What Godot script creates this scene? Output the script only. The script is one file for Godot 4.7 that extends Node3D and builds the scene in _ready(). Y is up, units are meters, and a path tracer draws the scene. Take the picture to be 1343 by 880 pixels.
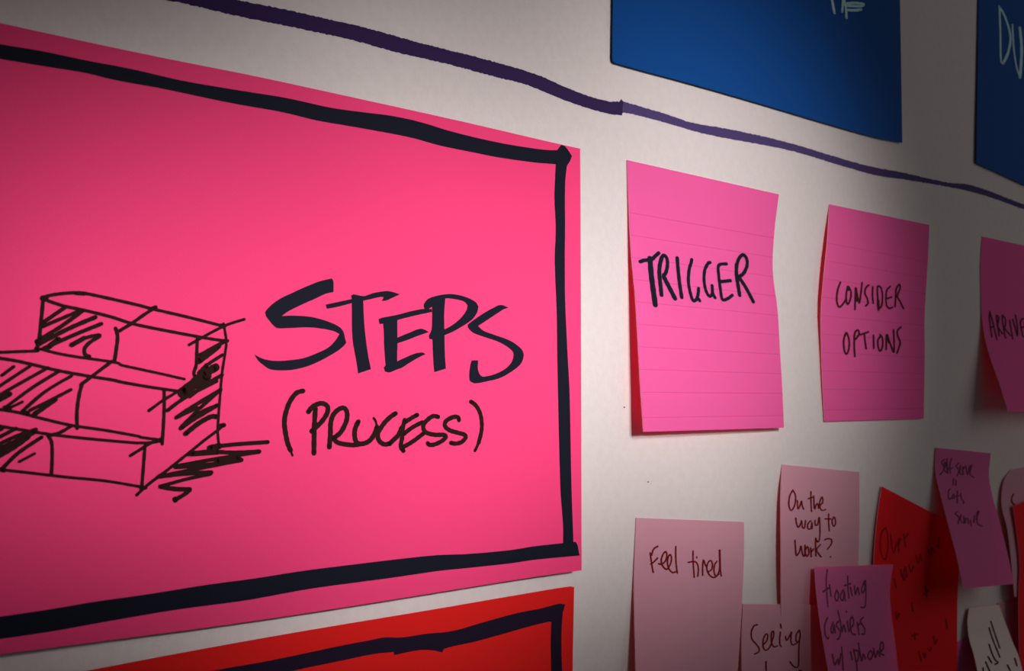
extends Node3D
# A wall of handwritten cards and sticky notes, seen from close by and from the left.
# The wall is the plane z = 0, x runs along it, y is up; traced shapes are in millimetres on the wall or on their own sheet.

const EYE := Vector3(0, 0, 0.28189)
const TURN := 43.19710
const FOCAL := 1500.0
const RISE := 86.0

const FRAME := Vector2(1343, 880)

var M := {}
var rng := RandomNumberGenerator.new()


func _ready() -> void:
	rng.seed = 7
	set_camera()
	set_light()
	materials()
	build_wall()
	build_cards()
	build_notes()


func set_camera() -> void:
	var c := Camera3D.new()
	c.name = "camera"
	c.near = 0.05
	c.far = 20.0
	c.projection = Camera3D.PROJECTION_FRUSTUM
	c.size = FRAME.y / FOCAL * c.near
	c.frustum_offset = Vector2(0, RISE / FOCAL * c.near)
	var lens := CameraAttributesPhysical.new()
	lens.frustum_near = 0.05
	lens.frustum_far = 20.0
	lens.frustum_focal_length = 4.8
	lens.exposure_aperture = 4.0
	lens.frustum_focus_distance = 0.37
	c.attributes = lens
	c.near = 0.05
	c.position = EYE
	c.rotation_degrees = Vector3(0, -TURN, 0)
	add_child(c)
	c.current = true


func set_light() -> void:
	var e := Environment.new()
	e.background_mode = Environment.BG_COLOR
	e.background_color = Color(0.165, 0.16, 0.16)
	e.background_energy_multiplier = 1.0
	e.tonemap_mode = Environment.TONE_MAPPER_LINEAR
	e.tonemap_exposure = 1.38
	e.sdfgi_enabled = true
	e.ssao_enabled = true
	e.ssil_enabled = true
	var w := WorldEnvironment.new()
	w.name = "environment"
	w.environment = e
	add_child(w)
	# five spots added out of view to imitate a vignette: bright middle, dark edges
	for s in [
		[Vector3(0.429, 0.256, 0.665), Vector3(0.111, 0.017, 0), 4.53, 0.511, 1.0],
		[Vector3(0.427, 0.266, 0.864), Vector3(0.273, 0.039, 0), 11.3, 0.247, 1.0],
		[Vector3(0.434, 0.191, 0.722), Vector3(0.225, 0.011, 0), 8.18, 0.491, 1.0],
		[Vector3(0.3, 0.279, 0.942), Vector3(0.347, -0.004, 0), 3.79, 0.156, 0.68],
		[Vector3(0.3, 0.3, 0.631), Vector3(0.391, 0.054, 0), 12.2, 0.292, 1.0],
	]:
		var l := SpotLight3D.new()
		l.name = "added_vignette_spot"
		l.light_color = Color(1.0, 0.985, 0.975)
		l.light_energy = s[3]
		l.spot_angle = s[2]
		l.spot_angle_attenuation = s[4]
		l.spot_range = 8.0
		l.spot_attenuation = 2.0
		l.light_size = 0.045
		l.shadow_enabled = true
		add_child(l, true)
		l.look_at_from_position(s[0], s[1], Vector3.UP)
	# soft light from out of view on the right, throwing note shadows leftwards
	var a := AreaLight3D.new()
	a.name = "unseen_side_light"
	a.area_size = Vector2(0.9, 0.9)
	a.light_energy = 0.18
	a.light_color = Color(1.0, 0.99, 0.98)
	a.area_range = 8.0
	a.area_attenuation = 2.0
	a.shadow_enabled = true
	add_child(a)
	a.look_at_from_position(Vector3(1.5, 0.3, 0.8), Vector3(0.5, 0.0, 0.0), Vector3.UP)


# ---------------------------------------------------------------- materials
func lin(r: float, g: float, b: float) -> Color:
	return Color(r, g, b).linear_to_srgb()


func paper(called: String, c: Color, through := Color.BLACK, rough := 0.88, shine := 0.25) -> void:
	var m := StandardMaterial3D.new()
	m.resource_name = called
	m.albedo_color = c
	m.roughness = rough
	m.metallic_specular = shine
	m.cull_mode = BaseMaterial3D.CULL_DISABLED
	m.normal_enabled = true
	m.normal_scale = 0.12
	m.normal_texture = M.grain
	m.uv1_triplanar = true
	m.uv1_world_triplanar = true
	m.uv1_scale = Vector3(28, 28, 28)
	if through != Color.BLACK:
		m.backlight_enabled = true
		m.backlight = through
	M[called] = m


func ink(called: String, c: Color, rough := 0.6, shine := 0.06) -> void:
	var m := StandardMaterial3D.new()
	m.resource_name = called
	m.albedo_color = c
	m.roughness = rough
	m.metallic_specular = shine
	m.cull_mode = BaseMaterial3D.CULL_DISABLED
	M[called] = m


func materials() -> void:
	var fine := FastNoiseLite.new()
	fine.seed = 3
	fine.frequency = 0.09
	fine.fractal_octaves = 4
	var gt := NoiseTexture2D.new()
	gt.width = 512
	gt.height = 512
	gt.seamless = true
	gt.as_normal_map = true
	gt.bump_strength = 2.0
	gt.noise = fine
	M.grain = gt
	var mott := FastNoiseLite.new()
	mott.seed = 11
	mott.frequency = 0.03
	mott.fractal_octaves = 5
	var mt := NoiseTexture2D.new()
	mt.width = 512
	mt.height = 512
	mt.seamless = true
	mt.noise = mott
	var ramp := Gradient.new()
	ramp.set_color(0, Color(0.975, 0.97, 0.97))
	ramp.set_color(1, Color(1.0, 1.0, 1.0))
	mt.color_ramp = ramp
	paper("wall_paper", lin(0.63, 0.56, 0.555))
	M.wall_paper.albedo_texture = mt
	M.wall_paper.uv1_scale = Vector3(14, 14, 14)
	paper("pink_card", lin(0.76, 0.048, 0.17), Color.BLACK, 0.85, 0.15)
	paper("red_card", lin(0.66, 0.010, 0.009))
	paper("blue_card", lin(0.002, 0.055, 0.24))
	paper("rose_note", lin(1.0, 0.165, 0.53), Color(0.95, 0.01, 0.02))
	paper("magenta_note", lin(0.76, 0.195, 0.5), Color(0.95, 0.01, 0.02))
	paper("light_pink_note", lin(0.68, 0.34, 0.43), Color(0.7, 0.02, 0.03))
	paper("pale_note", lin(0.74, 0.62, 0.59), Color(0.4, 0.12, 0.11))
	paper("red_note", lin(0.85, 0.006, 0.012), Color(0.6, 0.003, 0.004))
	ink("black_marker", lin(0.009, 0.010, 0.018), 0.5, 0.07)
	ink("plum_marker", lin(0.016, 0.009, 0.022))
	ink("black_pen", lin(0.020, 0.008, 0.007))
	ink("fine_pen", lin(0.06, 0.012, 0.017))
	ink("worn_pen", lin(0.16, 0.035, 0.065))
	ink("red_sheen_pen", lin(0.30, 0.006, 0.012))
	ink("brown_pen", lin(0.16, 0.010, 0.012))
	ink("purple_marker", lin(0.034, 0.018, 0.07), 0.55)
	ink("thin_purple_marker", lin(0.066, 0.045, 0.135), 0.55)
	ink("white_paint_pen", lin(0.42, 0.62, 0.66))
	ink("ruled_print", lin(0.70, 0.065, 0.23))
	ink("edge_highlight", lin(0.85, 0.5, 0.62), 0.9)  # highlight along the note edges, put into the colour
	ink("speck_dirt", lin(0.08, 0.06, 0.055))


# ---------------------------------------------------------------- things
func base(called: String, at: Vector3, label: String, category: String, group := "") -> Node3D:
	var o := Node3D.new()
	o.name = called
	add_child(o, true)
	o.position = at
	o.set_meta("label", label)
	o.set_meta("category", category)
	if group:
		o.set_meta("group", group)
	return o


func part(st: SurfaceTool, called: String, m: Material, parent: Node3D, label := "") -> MeshInstance3D:
	var o := MeshInstance3D.new()
	o.name = called
	o.mesh = st.commit()
	o.material_override = m
	parent.add_child(o, true)
	if label:
		o.set_meta("label", label)
	return o


func start() -> SurfaceTool:
	var st := SurfaceTool.new()
	st.begin(Mesh.PRIMITIVE_TRIANGLES)
	return st


func tri(st: SurfaceTool, a: Vector3, b: Vector3, c: Vector3, n: Vector3) -> void:
	# clockwise seen from the side n points to
	var flip := (b - a).cross(c - a).dot(n) > 0.0
	for p in ([a, c, b] if flip else [a, b, c]):
		st.set_normal(n)
		st.add_vertex(p * 0.001)


func points(row: Array, from := 0) -> PackedVector2Array:
	var out := PackedVector2Array()
	for i in range(from, row.size() - 1, 2):
		out.append(Vector2(row[i], row[i + 1]))
	return out


func smooth_outline(p: PackedVector2Array, step: float) -> PackedVector2Array:
	# closed curve through the points; sharp turns stay corners
	var n := p.size()
	var out := PackedVector2Array()
	var sharp: Array[bool] = []
	for i in n:
		var u := (p[i] - p[(i + n - 1) % n]).normalized()
		var v := (p[(i + 1) % n] - p[i]).normalized()
		sharp.append(u.dot(v) < 0.6)
	for i in n:
		var b := p[i]
		var c := p[(i + 1) % n]
		var len := b.distance_to(c)
		var tb := (c - p[(i + n - 1) % n]).normalized() * len if not sharp[i] else (c - b)
		var tc := (p[(i + 2) % n] - b).normalized() * len if not sharp[(i + 1) % n] else (c - b)
		var k := clampi(int(len / step), 1, 40)
		for s in k:
			var f := float(s) / k
			out.append(b * (1 - 3 * f * f + 2 * f * f * f) + c * (3 * f * f - 2 * f * f * f) + tb * (f - 2 * f * f + f * f * f) + tc * (f * f * f - f * f))
	return out


func add_shape(st: SurfaceTool, p: PackedVector2Array, lift: Callable) -> void:
	var t := Geometry2D.triangulate_polygon(p)
	if t.is_empty():
		push_warning("an outline crosses itself")
	for i in range(0, t.size(), 3):
		var a := p[t[i]]
		var b := p[t[i + 1]]
		var c := p[t[i + 2]]
		tri(st, Vector3(a.x, a.y, lift.call(a.y)), Vector3(b.x, b.y, lift.call(b.y)), Vector3(c.x, c.y, lift.call(c.y)), Vector3.BACK)


func spline(p: PackedVector2Array) -> PackedVector2Array:
	if p.size() < 3:
		return p
	var out := PackedVector2Array()
	var n := p.size()
	for i in n - 1:
		var a := p[maxi(i - 1, 0)]
		var d := p[mini(i + 2, n - 1)]
		for s in 6:
			out.append(p[i].cubic_interpolate(p[i + 1], a, d, s / 6.0))
	out.append(p[n - 1])
	return out


func add_stroke(st: SurfaceTool, row: Array, nib: float, level: float, lay: Callable) -> void:
	# a pen stroke: a ribbon with round ends, drawn with a nib that is nib times as wide as it is high
	var p := spline(points(row, 1))
	var r: float = row[0] * 0.5
	var q := PackedVector2Array()
	for v in p:
		q.append(Vector2(v.x / nib, v.y))
	var n := q.size()
	var lefts := PackedVector2Array()
	var rights := PackedVector2Array()
	for i in n:
		var t := (q[mini(i + 1, n - 1)] - q[maxi(i - 1, 0)]).normalized()
		var o := Vector2(-t.y, t.x) * r * (1.0 + 0.06 * sin(i * 1.7 + q[i].x))
		lefts.append(q[i] + o)
		rights.append(q[i] - o)
	var put := func(v: Vector2) -> Vector3: return lay.call(Vector2(v.x * nib, v.y), level)
	for i in n - 1:
		quad(st, put.call(lefts[i]), put.call(lefts[i + 1]), put.call(rights[i + 1]), put.call(rights[i]))
	for end in [0, n - 1]:
		for k in 10:
			var a := TAU * k / 10.0
			var b := TAU * (k + 1) / 10.0
			face(st, put.call(q[end]), put.call(q[end] + Vector2(cos(a), sin(a)) * r), put.call(q[end] + Vector2(cos(b), sin(b)) * r))


func face(st: SurfaceTool, a: Vector3, b: Vector3, c: Vector3) -> void:
	var n := (b - a).cross(c - a)
	if n.length() < 1e-9:
		return
	n = n.normalized()
	tri(st, a, b, c, n if n.z > 0 else -n)


func quad(st: SurfaceTool, a: Vector3, b: Vector3, c: Vector3, d: Vector3) -> void:
	face(st, a, b, c)
	face(st, a, c, d)


# ---------------------------------------------------------------- the wall
func build_wall() -> void:
	var w := MeshInstance3D.new()
	w.name = "wall_back"
	var bx := BoxMesh.new()
	bx.size = Vector3(2.4, 1.8, 0.1)
	w.mesh = bx
	w.material_override = M.wall_paper
	w.position = Vector3(0.45, 0, -0.05)
	w.set_meta("kind", "structure")
	w.set_meta("label", "off-white paper covered wall behind the cards and notes")
	add_child(w)
	var labels := ["thick end of the purple marker line above the pink card", "thinner purple marker line running above the ruled pink notes", "dark tick where the two purple strokes meet"]
	var inks := [M.purple_marker, M.thin_purple_marker, M.purple_marker]
	for i in 3:
		var st := start()
		var p := smooth_outline(points(WALL_LINE[i]), 0.5)
		for k in p.size():
			p[k] += Vector2(rng.randf_range(-0.1, 0.1), rng.randf_range(-0.16, 0.16))
		add_shape(st, p, func(_y): return 0.05 + 0.03 * i)
		var o := part(st, "marker_line", inks[i], w, labels[i])
		o.position = -w.position
	for s in [[335.7, -30.8, 0.5], [322.0, -2.3, 0.55], [337.3, -31.6, 0.25]]:
		var c := Vector3(s[0], s[1], 0)
		var st := start()
		for k in 8:
			var a := TAU * k / 8.0
			var b := TAU * (k + 1) / 8.0
			tri(st, c + Vector3(0, 0, 0.06), c + Vector3(cos(a) * s[2], sin(a) * s[2] * 0.5, 0.05), c + Vector3(cos(b) * s[2], sin(b) * s[2] * 0.5, 0.05), Vector3.BACK)
		var o := part(st, "speck", M.speck_dirt, w, "tiny dark speck on the wall")
		o.position = -w.position


# ---------------------------------------------------------------- cards
func card(called: String, rows: Array, at: Vector3, m: Material, stand: Array, label: String) -> Array:
	# a stiff card: its outline, 0.2 mm thick, standing off the wall and leaning out towards its foot
	var o := base(called, at * 0.001, label, "card", "large cards on the wall")
	var p := smooth_outline(points(rows[0]), 6.0)
	var back := func(y: float) -> float: return maxf(0.05, stand[0] + stand[1] * (stand[2] - y))
	var front := func(y: float) -> float: return back.call(y) + 0.2
	var st := start()
	add_shape(st, p, front)
	var t := Geometry2D.triangulate_polygon(p)
	for i in range(0, t.size(), 3):
		tri(st, Vector3(p[t[i]].x, p[t[i]].y, back.call(p[t[i]].y)), Vector3(p[t[i + 1]].x, p[t[i + 1]].y, back.call(p[t[i + 1]].y)), Vector3(p[t[i + 2]].x, p[t[i + 2]].y, back.call(p[t[i + 2]].y)), Vector3.FORWARD)
	var turned := 1.0 if Geometry2D.is_polygon_clockwise(p) else -1.0
	for i in p.size():
		var a := p[i]
		var b := p[(i + 1) % p.size()]
		var n := Vector3(-(b - a).y, (b - a).x, 0).normalized() * turned
		tri(st, Vector3(a.x, a.y, back.call(a.y)), Vector3(a.x, a.y, front.call(a.y)), Vector3(b.x, b.y, front.call(b.y)), n)
		tri(st, Vector3(a.x, a.y, back.call(a.y)), Vector3(b.x, b.y, front.call(b.y)), Vector3(b.x, b.y, back.call(b.y)), n)
	part(st, "sheet", m, o)
	return [o, front]


func shapes(rows: Array, called: String, m: Material, c: Array, step: float, up: float, label: String) -> void:
	var st := start()
	for i in rows.size():
		add_shape(st, smooth_outline(points(rows[i]), step), func(y): return c[1].call(y) + up + 0.012 * i)
	part(st, called, m, c[0], label)


func writing(rows: Array, nib: float, called: String, m: Material, c: Array, up: float, label: String) -> void:
	var st := start()
	for i in rows.size():
		add_stroke(st, rows[i], nib, up + 0.003 * i, func(v: Vector2, z: float) -> Vector3: return Vector3(v.x, v.y, c[1].call(v.y) + z))
	part(st, called, m, c[0], label)


func build_cards() -> void:
	var c := card("title_card", PINK_CARD, PINK_AT, M.pink_card, PINK_STAND, "large bright pink card reading STEPS (PROCESS) with a drawing of stairs")
	shapes([PINK_BORDER[0]], "marker_border", M.black_marker, c, 2.0, 0.06, "thick black marker line along the top")
	shapes([PINK_BORDER[2]], "marker_border", M.black_marker, c, 2.0, 0.07, "thick black marker line along the bottom")
	shapes([PINK_BORDER[1]], "marker_border", M.black_marker, c, 2.0, 0.1, "thick black marker line down the right side")
	shapes(STEPS_LETTERS, "title_lettering", M.black_marker, c, 0.8, 0.06, "the word STEPS in thick black marker")
	writing(PROCESS_INK, NIB.PROCESS_INK, "subtitle_lettering", M.black_pen, c, 0.06, "the word PROCESS in brackets in a thinner black pen")
	writing(STAIRS_INK, NIB.STAIRS_INK, "stairs_drawing", M.black_pen, c, 0.06, "hatched pen drawing of three stair steps")
	c = card("title_card", RED_CARD, RED_AT, M.red_card, RED_STAND, "large red card with a dark marker border under the pink card")
	shapes(RED_BORDER, "marker_border", M.plum_marker, c, 2.0, 0.06, "dark marker line along the top and the right side")
	c = card("title_card", BLUE_CARD, BLUE1_AT, M.blue_card, BLUE1_STAND, "large blue card above the purple line over the TRIGGER note")
	writing(BLUE_INK, NIB.BLUE_INK, "lettering", M.white_paint_pen, c, 0.06, "white hand lettering, only its foot in view")
	c = card("title_card", NAVY_CARD, BLUE2_AT, M.blue_card, BLUE2_STAND, "blue card with the white letters DU above the ARRIVE note")
	writing(NAVY_INK, NIB.NAVY_INK, "lettering", M.white_paint_pen, c, 0.06, "white hand lettering DU")


# ---------------------------------------------------------------- sticky notes
func edge_at(p: Array, t: float) -> Vector3:
	var n := p.size() - 1
	var s := clampf(t, 0.0, 1.0) * n
	var i := mini(int(s), n - 1)
	var f := s - i
	var q := func(k: int) -> Vector3: return Vector3(p[clampi(k, 0, n)][0], p[clampi(k, 0, n)][1], p[clampi(k, 0, n)][2])
	return q.call(i).cubic_interpolate(q.call(i + 1), q.call(i - 1), q.call(i + 2), f) + (q.call(n) - q.call(n - 1)) * n * maxf(t - 1.0, 0.0)


func note(key: String, called: String, m: Material, pen: Material, label: String, words: String, group: String) -> Node3D:
	# a limp sheet, stuck at its top and curling off the wall below
	var d: Dictionary = SHEETS[key]
	var low: Vector3 = edge_at(d.left, 1.0).lerp(edge_at(d.right, 1.0), 0.5)
	var at := Vector3(low.x, low.y, 0)
	var o := base(called, at * 0.001, label, "sticky note", group)
	var lay := func(u: float, v: float) -> Vector3: return edge_at(d.left, v).lerp(edge_at(d.right, v), u) - at
	var nu := 10
	var nv := 30
	var st := start()
	for j in nv + 1:
		for i in nu + 1:
			var u := float(i) / nu
			var v := float(j) / nv
			st.set_uv(Vector2(u, v))
			st.set_smooth_group(0)
			st.add_vertex(lay.call(u, v) * 0.001)
	for j in nv:
		for i in nu:
			var k := j * (nu + 1) + i
			for w in [k, k + 1, k + nu + 2, k, k + nu + 2, k + nu + 1]:
				st.add_index(w)
	st.generate_normals()
	part(st, "paper", m, o)
	# the cut edge of the paper, a third of a millimetre deep, coloured pale for the light it catches
	st = start()
	var rim: Array[Vector2] = []
	for k in nv:
		rim.append(Vector2(0, float(k) / nv))
	for k in nu:
		rim.append(Vector2(float(k) / nu, 1))
	for k in nv:
		rim.append(Vector2(1, 1 - float(k) / nv))
	for k in nu + 1:
		rim.append(Vector2(1 - float(k) / nu, 0))
	for k in rim.size() - 1:
		var a: Vector3 = lay.call(rim[k].x, rim[k].y)
		var b: Vector3 = lay.call(rim[k + 1].x, rim[k + 1].y)
		quad(st, a, b, b - Vector3(0, 0, 0.3), a - Vector3(0, 0, 0.3))
	part(st, "cut_edge", M.edge_highlight, o)
	# ink lies on the paper, along its normal
	var on := func(v: Vector2, z: float) -> Vector3:
		var a := clampf(v.x / d.w, 0.0, 1.0)
		var b: float = v.y / d.h
		var p: Vector3 = lay.call(a, b)
		var n: Vector3 = (lay.call(a, b + 0.01) - p).cross(lay.call(a + 0.01, b) - p).normalized()
		return p + (n if n.z > 0 else -n) * z
	if d.ink.size():
		st = start()
		for i in d.ink.size():
			add_stroke(st, d.ink[i], d.nib, 0.06 + 0.004 * i, on)
		part(st, "lettering", pen, o, words)
	return o


func ruled(o: Node3D, key: String, first: float, gap: float, count: int) -> void:
	var d: Dictionary = SHEETS[key]
	var low: Vector3 = edge_at(d.left, 1.0).lerp(edge_at(d.right, 1.0), 0.5)
	var at := Vector3(low.x, low.y, 0)
	var st := start()
	for k in count:
		var v := first + gap * k
		var dv: float = 0.09 / d.h
		for i in 12:
			var a := i / 12.0
			var b := (i + 1) / 12.0
			var f := func(u: float, w: float) -> Vector3: return edge_at(d.left, w).lerp(edge_at(d.right, w), u) - at + Vector3(0, 0, 0.04)
			quad(st, f.call(a, v - dv), f.call(b, v - dv), f.call(b, v + dv), f.call(a, v + dv))
	part(st, "ruled_lines", M.ruled_print, o, "thin printed writing lines")


func build_notes() -> void:
	var g := "larger pink notes in a row"
	var o := note("trigger", "ruled_note", M.rose_note, M.black_marker, "bright pink ruled sticky note reading TRIGGER", "the word TRIGGER in black marker", g)
	ruled(o, "trigger", 0.193, 0.0825, 10)
	o = note("consider", "ruled_note", M.rose_note, M.fine_pen, "pink ruled sticky note reading CONSIDER OPTIONS", "the words CONSIDER OPTIONS in black pen", g)
	ruled(o, "consider", 0.193, 0.0825, 10)
	o = note("arrive", "sticky_note", M.rose_note, M.fine_pen, "pink sticky note reading ARRIVE with its lower left corner curling off the wall", "the word ARRIVE in black pen", g)
	g = "small handwritten sticky notes"
	note("tired", "sticky_note", M.light_pink_note, M.brown_pen, "light pink sticky note reading Feel tired", "the words Feel tired in dark pen", g)
	note("work", "sticky_note", M.light_pink_note, M.brown_pen, "light pink sticky note reading On the way to work?", "the words On the way to work? in dark pen", g)
	note("seeing", "sticky_note", M.light_pink_note, M.brown_pen, "light pink sticky note reading Seeing below the On the way note", "the word Seeing in dark pen", g)
	note("scrap", "sticky_note", M.magenta_note, M.black_pen, "corner of a magenta sticky note beneath the pale handwritten note", "", g)
	note("over", "sticky_note", M.red_note, M.red_sheen_pen, "dark red tilted sticky note behind the floating cashiers note", "faint dark handwriting", g)
	note("floating", "sticky_note", M.magenta_note, M.worn_pen, "magenta sticky note reading floating cashiers", "three lines of handwriting in dark pen", g)
	note("mauve", "sticky_note", M.light_pink_note, M.black_pen, "dull pink sticky note half hidden behind the pale handwritten note", "", g)
	note("blush", "sticky_note", M.light_pink_note, M.brown_pen, "pale pink curling sticky note behind the self serve note", "dark pen stroke", g)
	note("serve", "sticky_note", M.magenta_note, M.worn_pen, "magenta slanting sticky note reading self serve coffee service", "the words self serve coffee service in dark pen", g)
	note("pale", "sticky_note", M.pale_note, M.fine_pen, "pale greyish sticky note with slanted handwriting below the self serve note", "slanted dark handwriting", g)
	note("crimson", "sticky_note", M.red_note, M.black_pen, "red sticky note stuck over the pale pink curling note", "", g)


# ---------------------------------------------------------------- traced shapes
const PINK_CARD := [
	[-206.0,-0.4,-200.8,-0.5,-182.5,-0.5,-158.2,-0.3,-133.2,0.2,-102.6,0.3,-58.0,0.3,-12.4,-0.1,-0.4,-0.1,-1.5,-56.2,-3.6,-150.2,-27.3,-150.1,-61.2,-150.4,-105.2,-150.8,-142.4,-150.8,-174.4,-150.3,-202.1,-149.8,-207.2,-149.7],
]
const RED_CARD := [
	[-205.0,-1.9,-177.3,-1.2,-149.2,-0.5,-113.6,-0.0,-68.7,0.2,-21.9,0.6,-3.8,0.6,-1.9,0.2,-2.1,-7.9,-2.7,-29.4,-3.1,-146.3,-205.0,-148.6],
]
const BLUE_CARD := [
	[-0.4,147.7,-1.2,22.5,-1.6,1.1,-1.3,0.0,-0.3,-0.5,44.7,0.4,88.0,0.9,137.1,1.1,187.8,1.7,213.2,3.1,212.5,39.8,211.7,73.7,211.5,150.7],
]
const NAVY_CARD := [
	[2.9,148.3,0.6,89.2,-1.2,47.1,-3.2,0.2,-2.3,-0.7,24.8,-2.4,51.9,-4.2,206.6,-14.3,212.4,134.6],
]
const PINK_BORDER := [
	[-211.1,-5.7,-200.9,-5.6,-191.7,-5.2,-179.5,-5.2,-168.6,-5.0,-154.1,-5.3,-138.7,-4.8,-122.2,-4.1,-107.0,-4.2,-94.9,-3.5,-85.0,-2.8,-73.8,-2.8,-61.0,-3.7,-45.3,-4.1,-28.8,-3.8,-12.2,-2.4,-10.1,-0.2,-8.2,-0.4,-4.8,-3.4,-7.2,-7.0,-13.0,-7.5,-23.8,-8.4,-40.9,-9.1,-52.3,-9.1,-65.6,-9.0,-78.1,-8.3,-97.8,-8.5,-111.8,-8.8,-123.2,-8.4,-140.4,-8.7,-160.2,-8.5,-172.8,-8.7,-180.2,-8.4,-188.6,-8.7,-200.9,-9.1,-211.1,-9.0],
	[-13.0,-6.8,-14.0,-19.3,-13.6,-30.2,-14.4,-40.9,-13.9,-59.6,-14.0,-78.2,-13.6,-120.6,-12.6,-133.9,-12.8,-140.3,-7.6,-140.7,-8.1,-120.9,-8.2,-87.4,-8.9,-73.4,-9.6,-54.6,-9.4,-40.5,-9.0,-29.7,-8.5,-13.1,-7.2,-6.0],
	[-212.2,-141.3,-202.0,-141.0,-190.1,-140.7,-178.8,-140.2,-166.6,-140.0,-149.5,-139.4,-134.1,-139.2,-118.1,-138.7,-100.4,-138.6,-81.3,-138.6,-69.2,-138.8,-56.3,-139.6,-38.4,-140.0,-26.4,-139.7,-6.4,-139.9,-5.5,-141.2,-4.6,-144.9,-26.6,-144.3,-38.5,-144.4,-55.3,-144.1,-69.3,-143.8,-88.2,-144.0,-106.8,-144.0,-117.6,-144.1,-137.3,-144.9,-156.9,-144.9,-170.8,-145.3,-180.8,-145.7,-190.2,-146.1,-202.1,-146.2,-212.2,-146.2],
]
const RED_BORDER := [
	[-157.9,-7.3,-143.0,-6.7,-124.9,-6.7,-100.4,-6.0,-89.3,-5.9,-85.8,-5.8,-78.5,-6.8,-69.0,-7.0,-58.7,-7.6,-44.3,-6.5,-29.9,-5.5,-18.6,-5.3,-9.2,-4.8,-6.5,-5.4,-7.7,-8.0,-8.4,-17.3,-8.1,-28.5,-7.7,-42.0,-13.5,-40.9,-13.5,-27.7,-13.7,-16.5,-13.4,-10.6,-14.9,-10.4,-25.5,-10.9,-37.1,-11.7,-48.6,-12.4,-61.8,-12.8,-62.6,-13.8,-65.9,-12.7,-72.3,-11.7,-81.6,-11.8,-81.8,-10.8,-89.3,-10.3,-103.1,-10.5,-118.2,-10.8,-133.3,-11.5],
]
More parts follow.
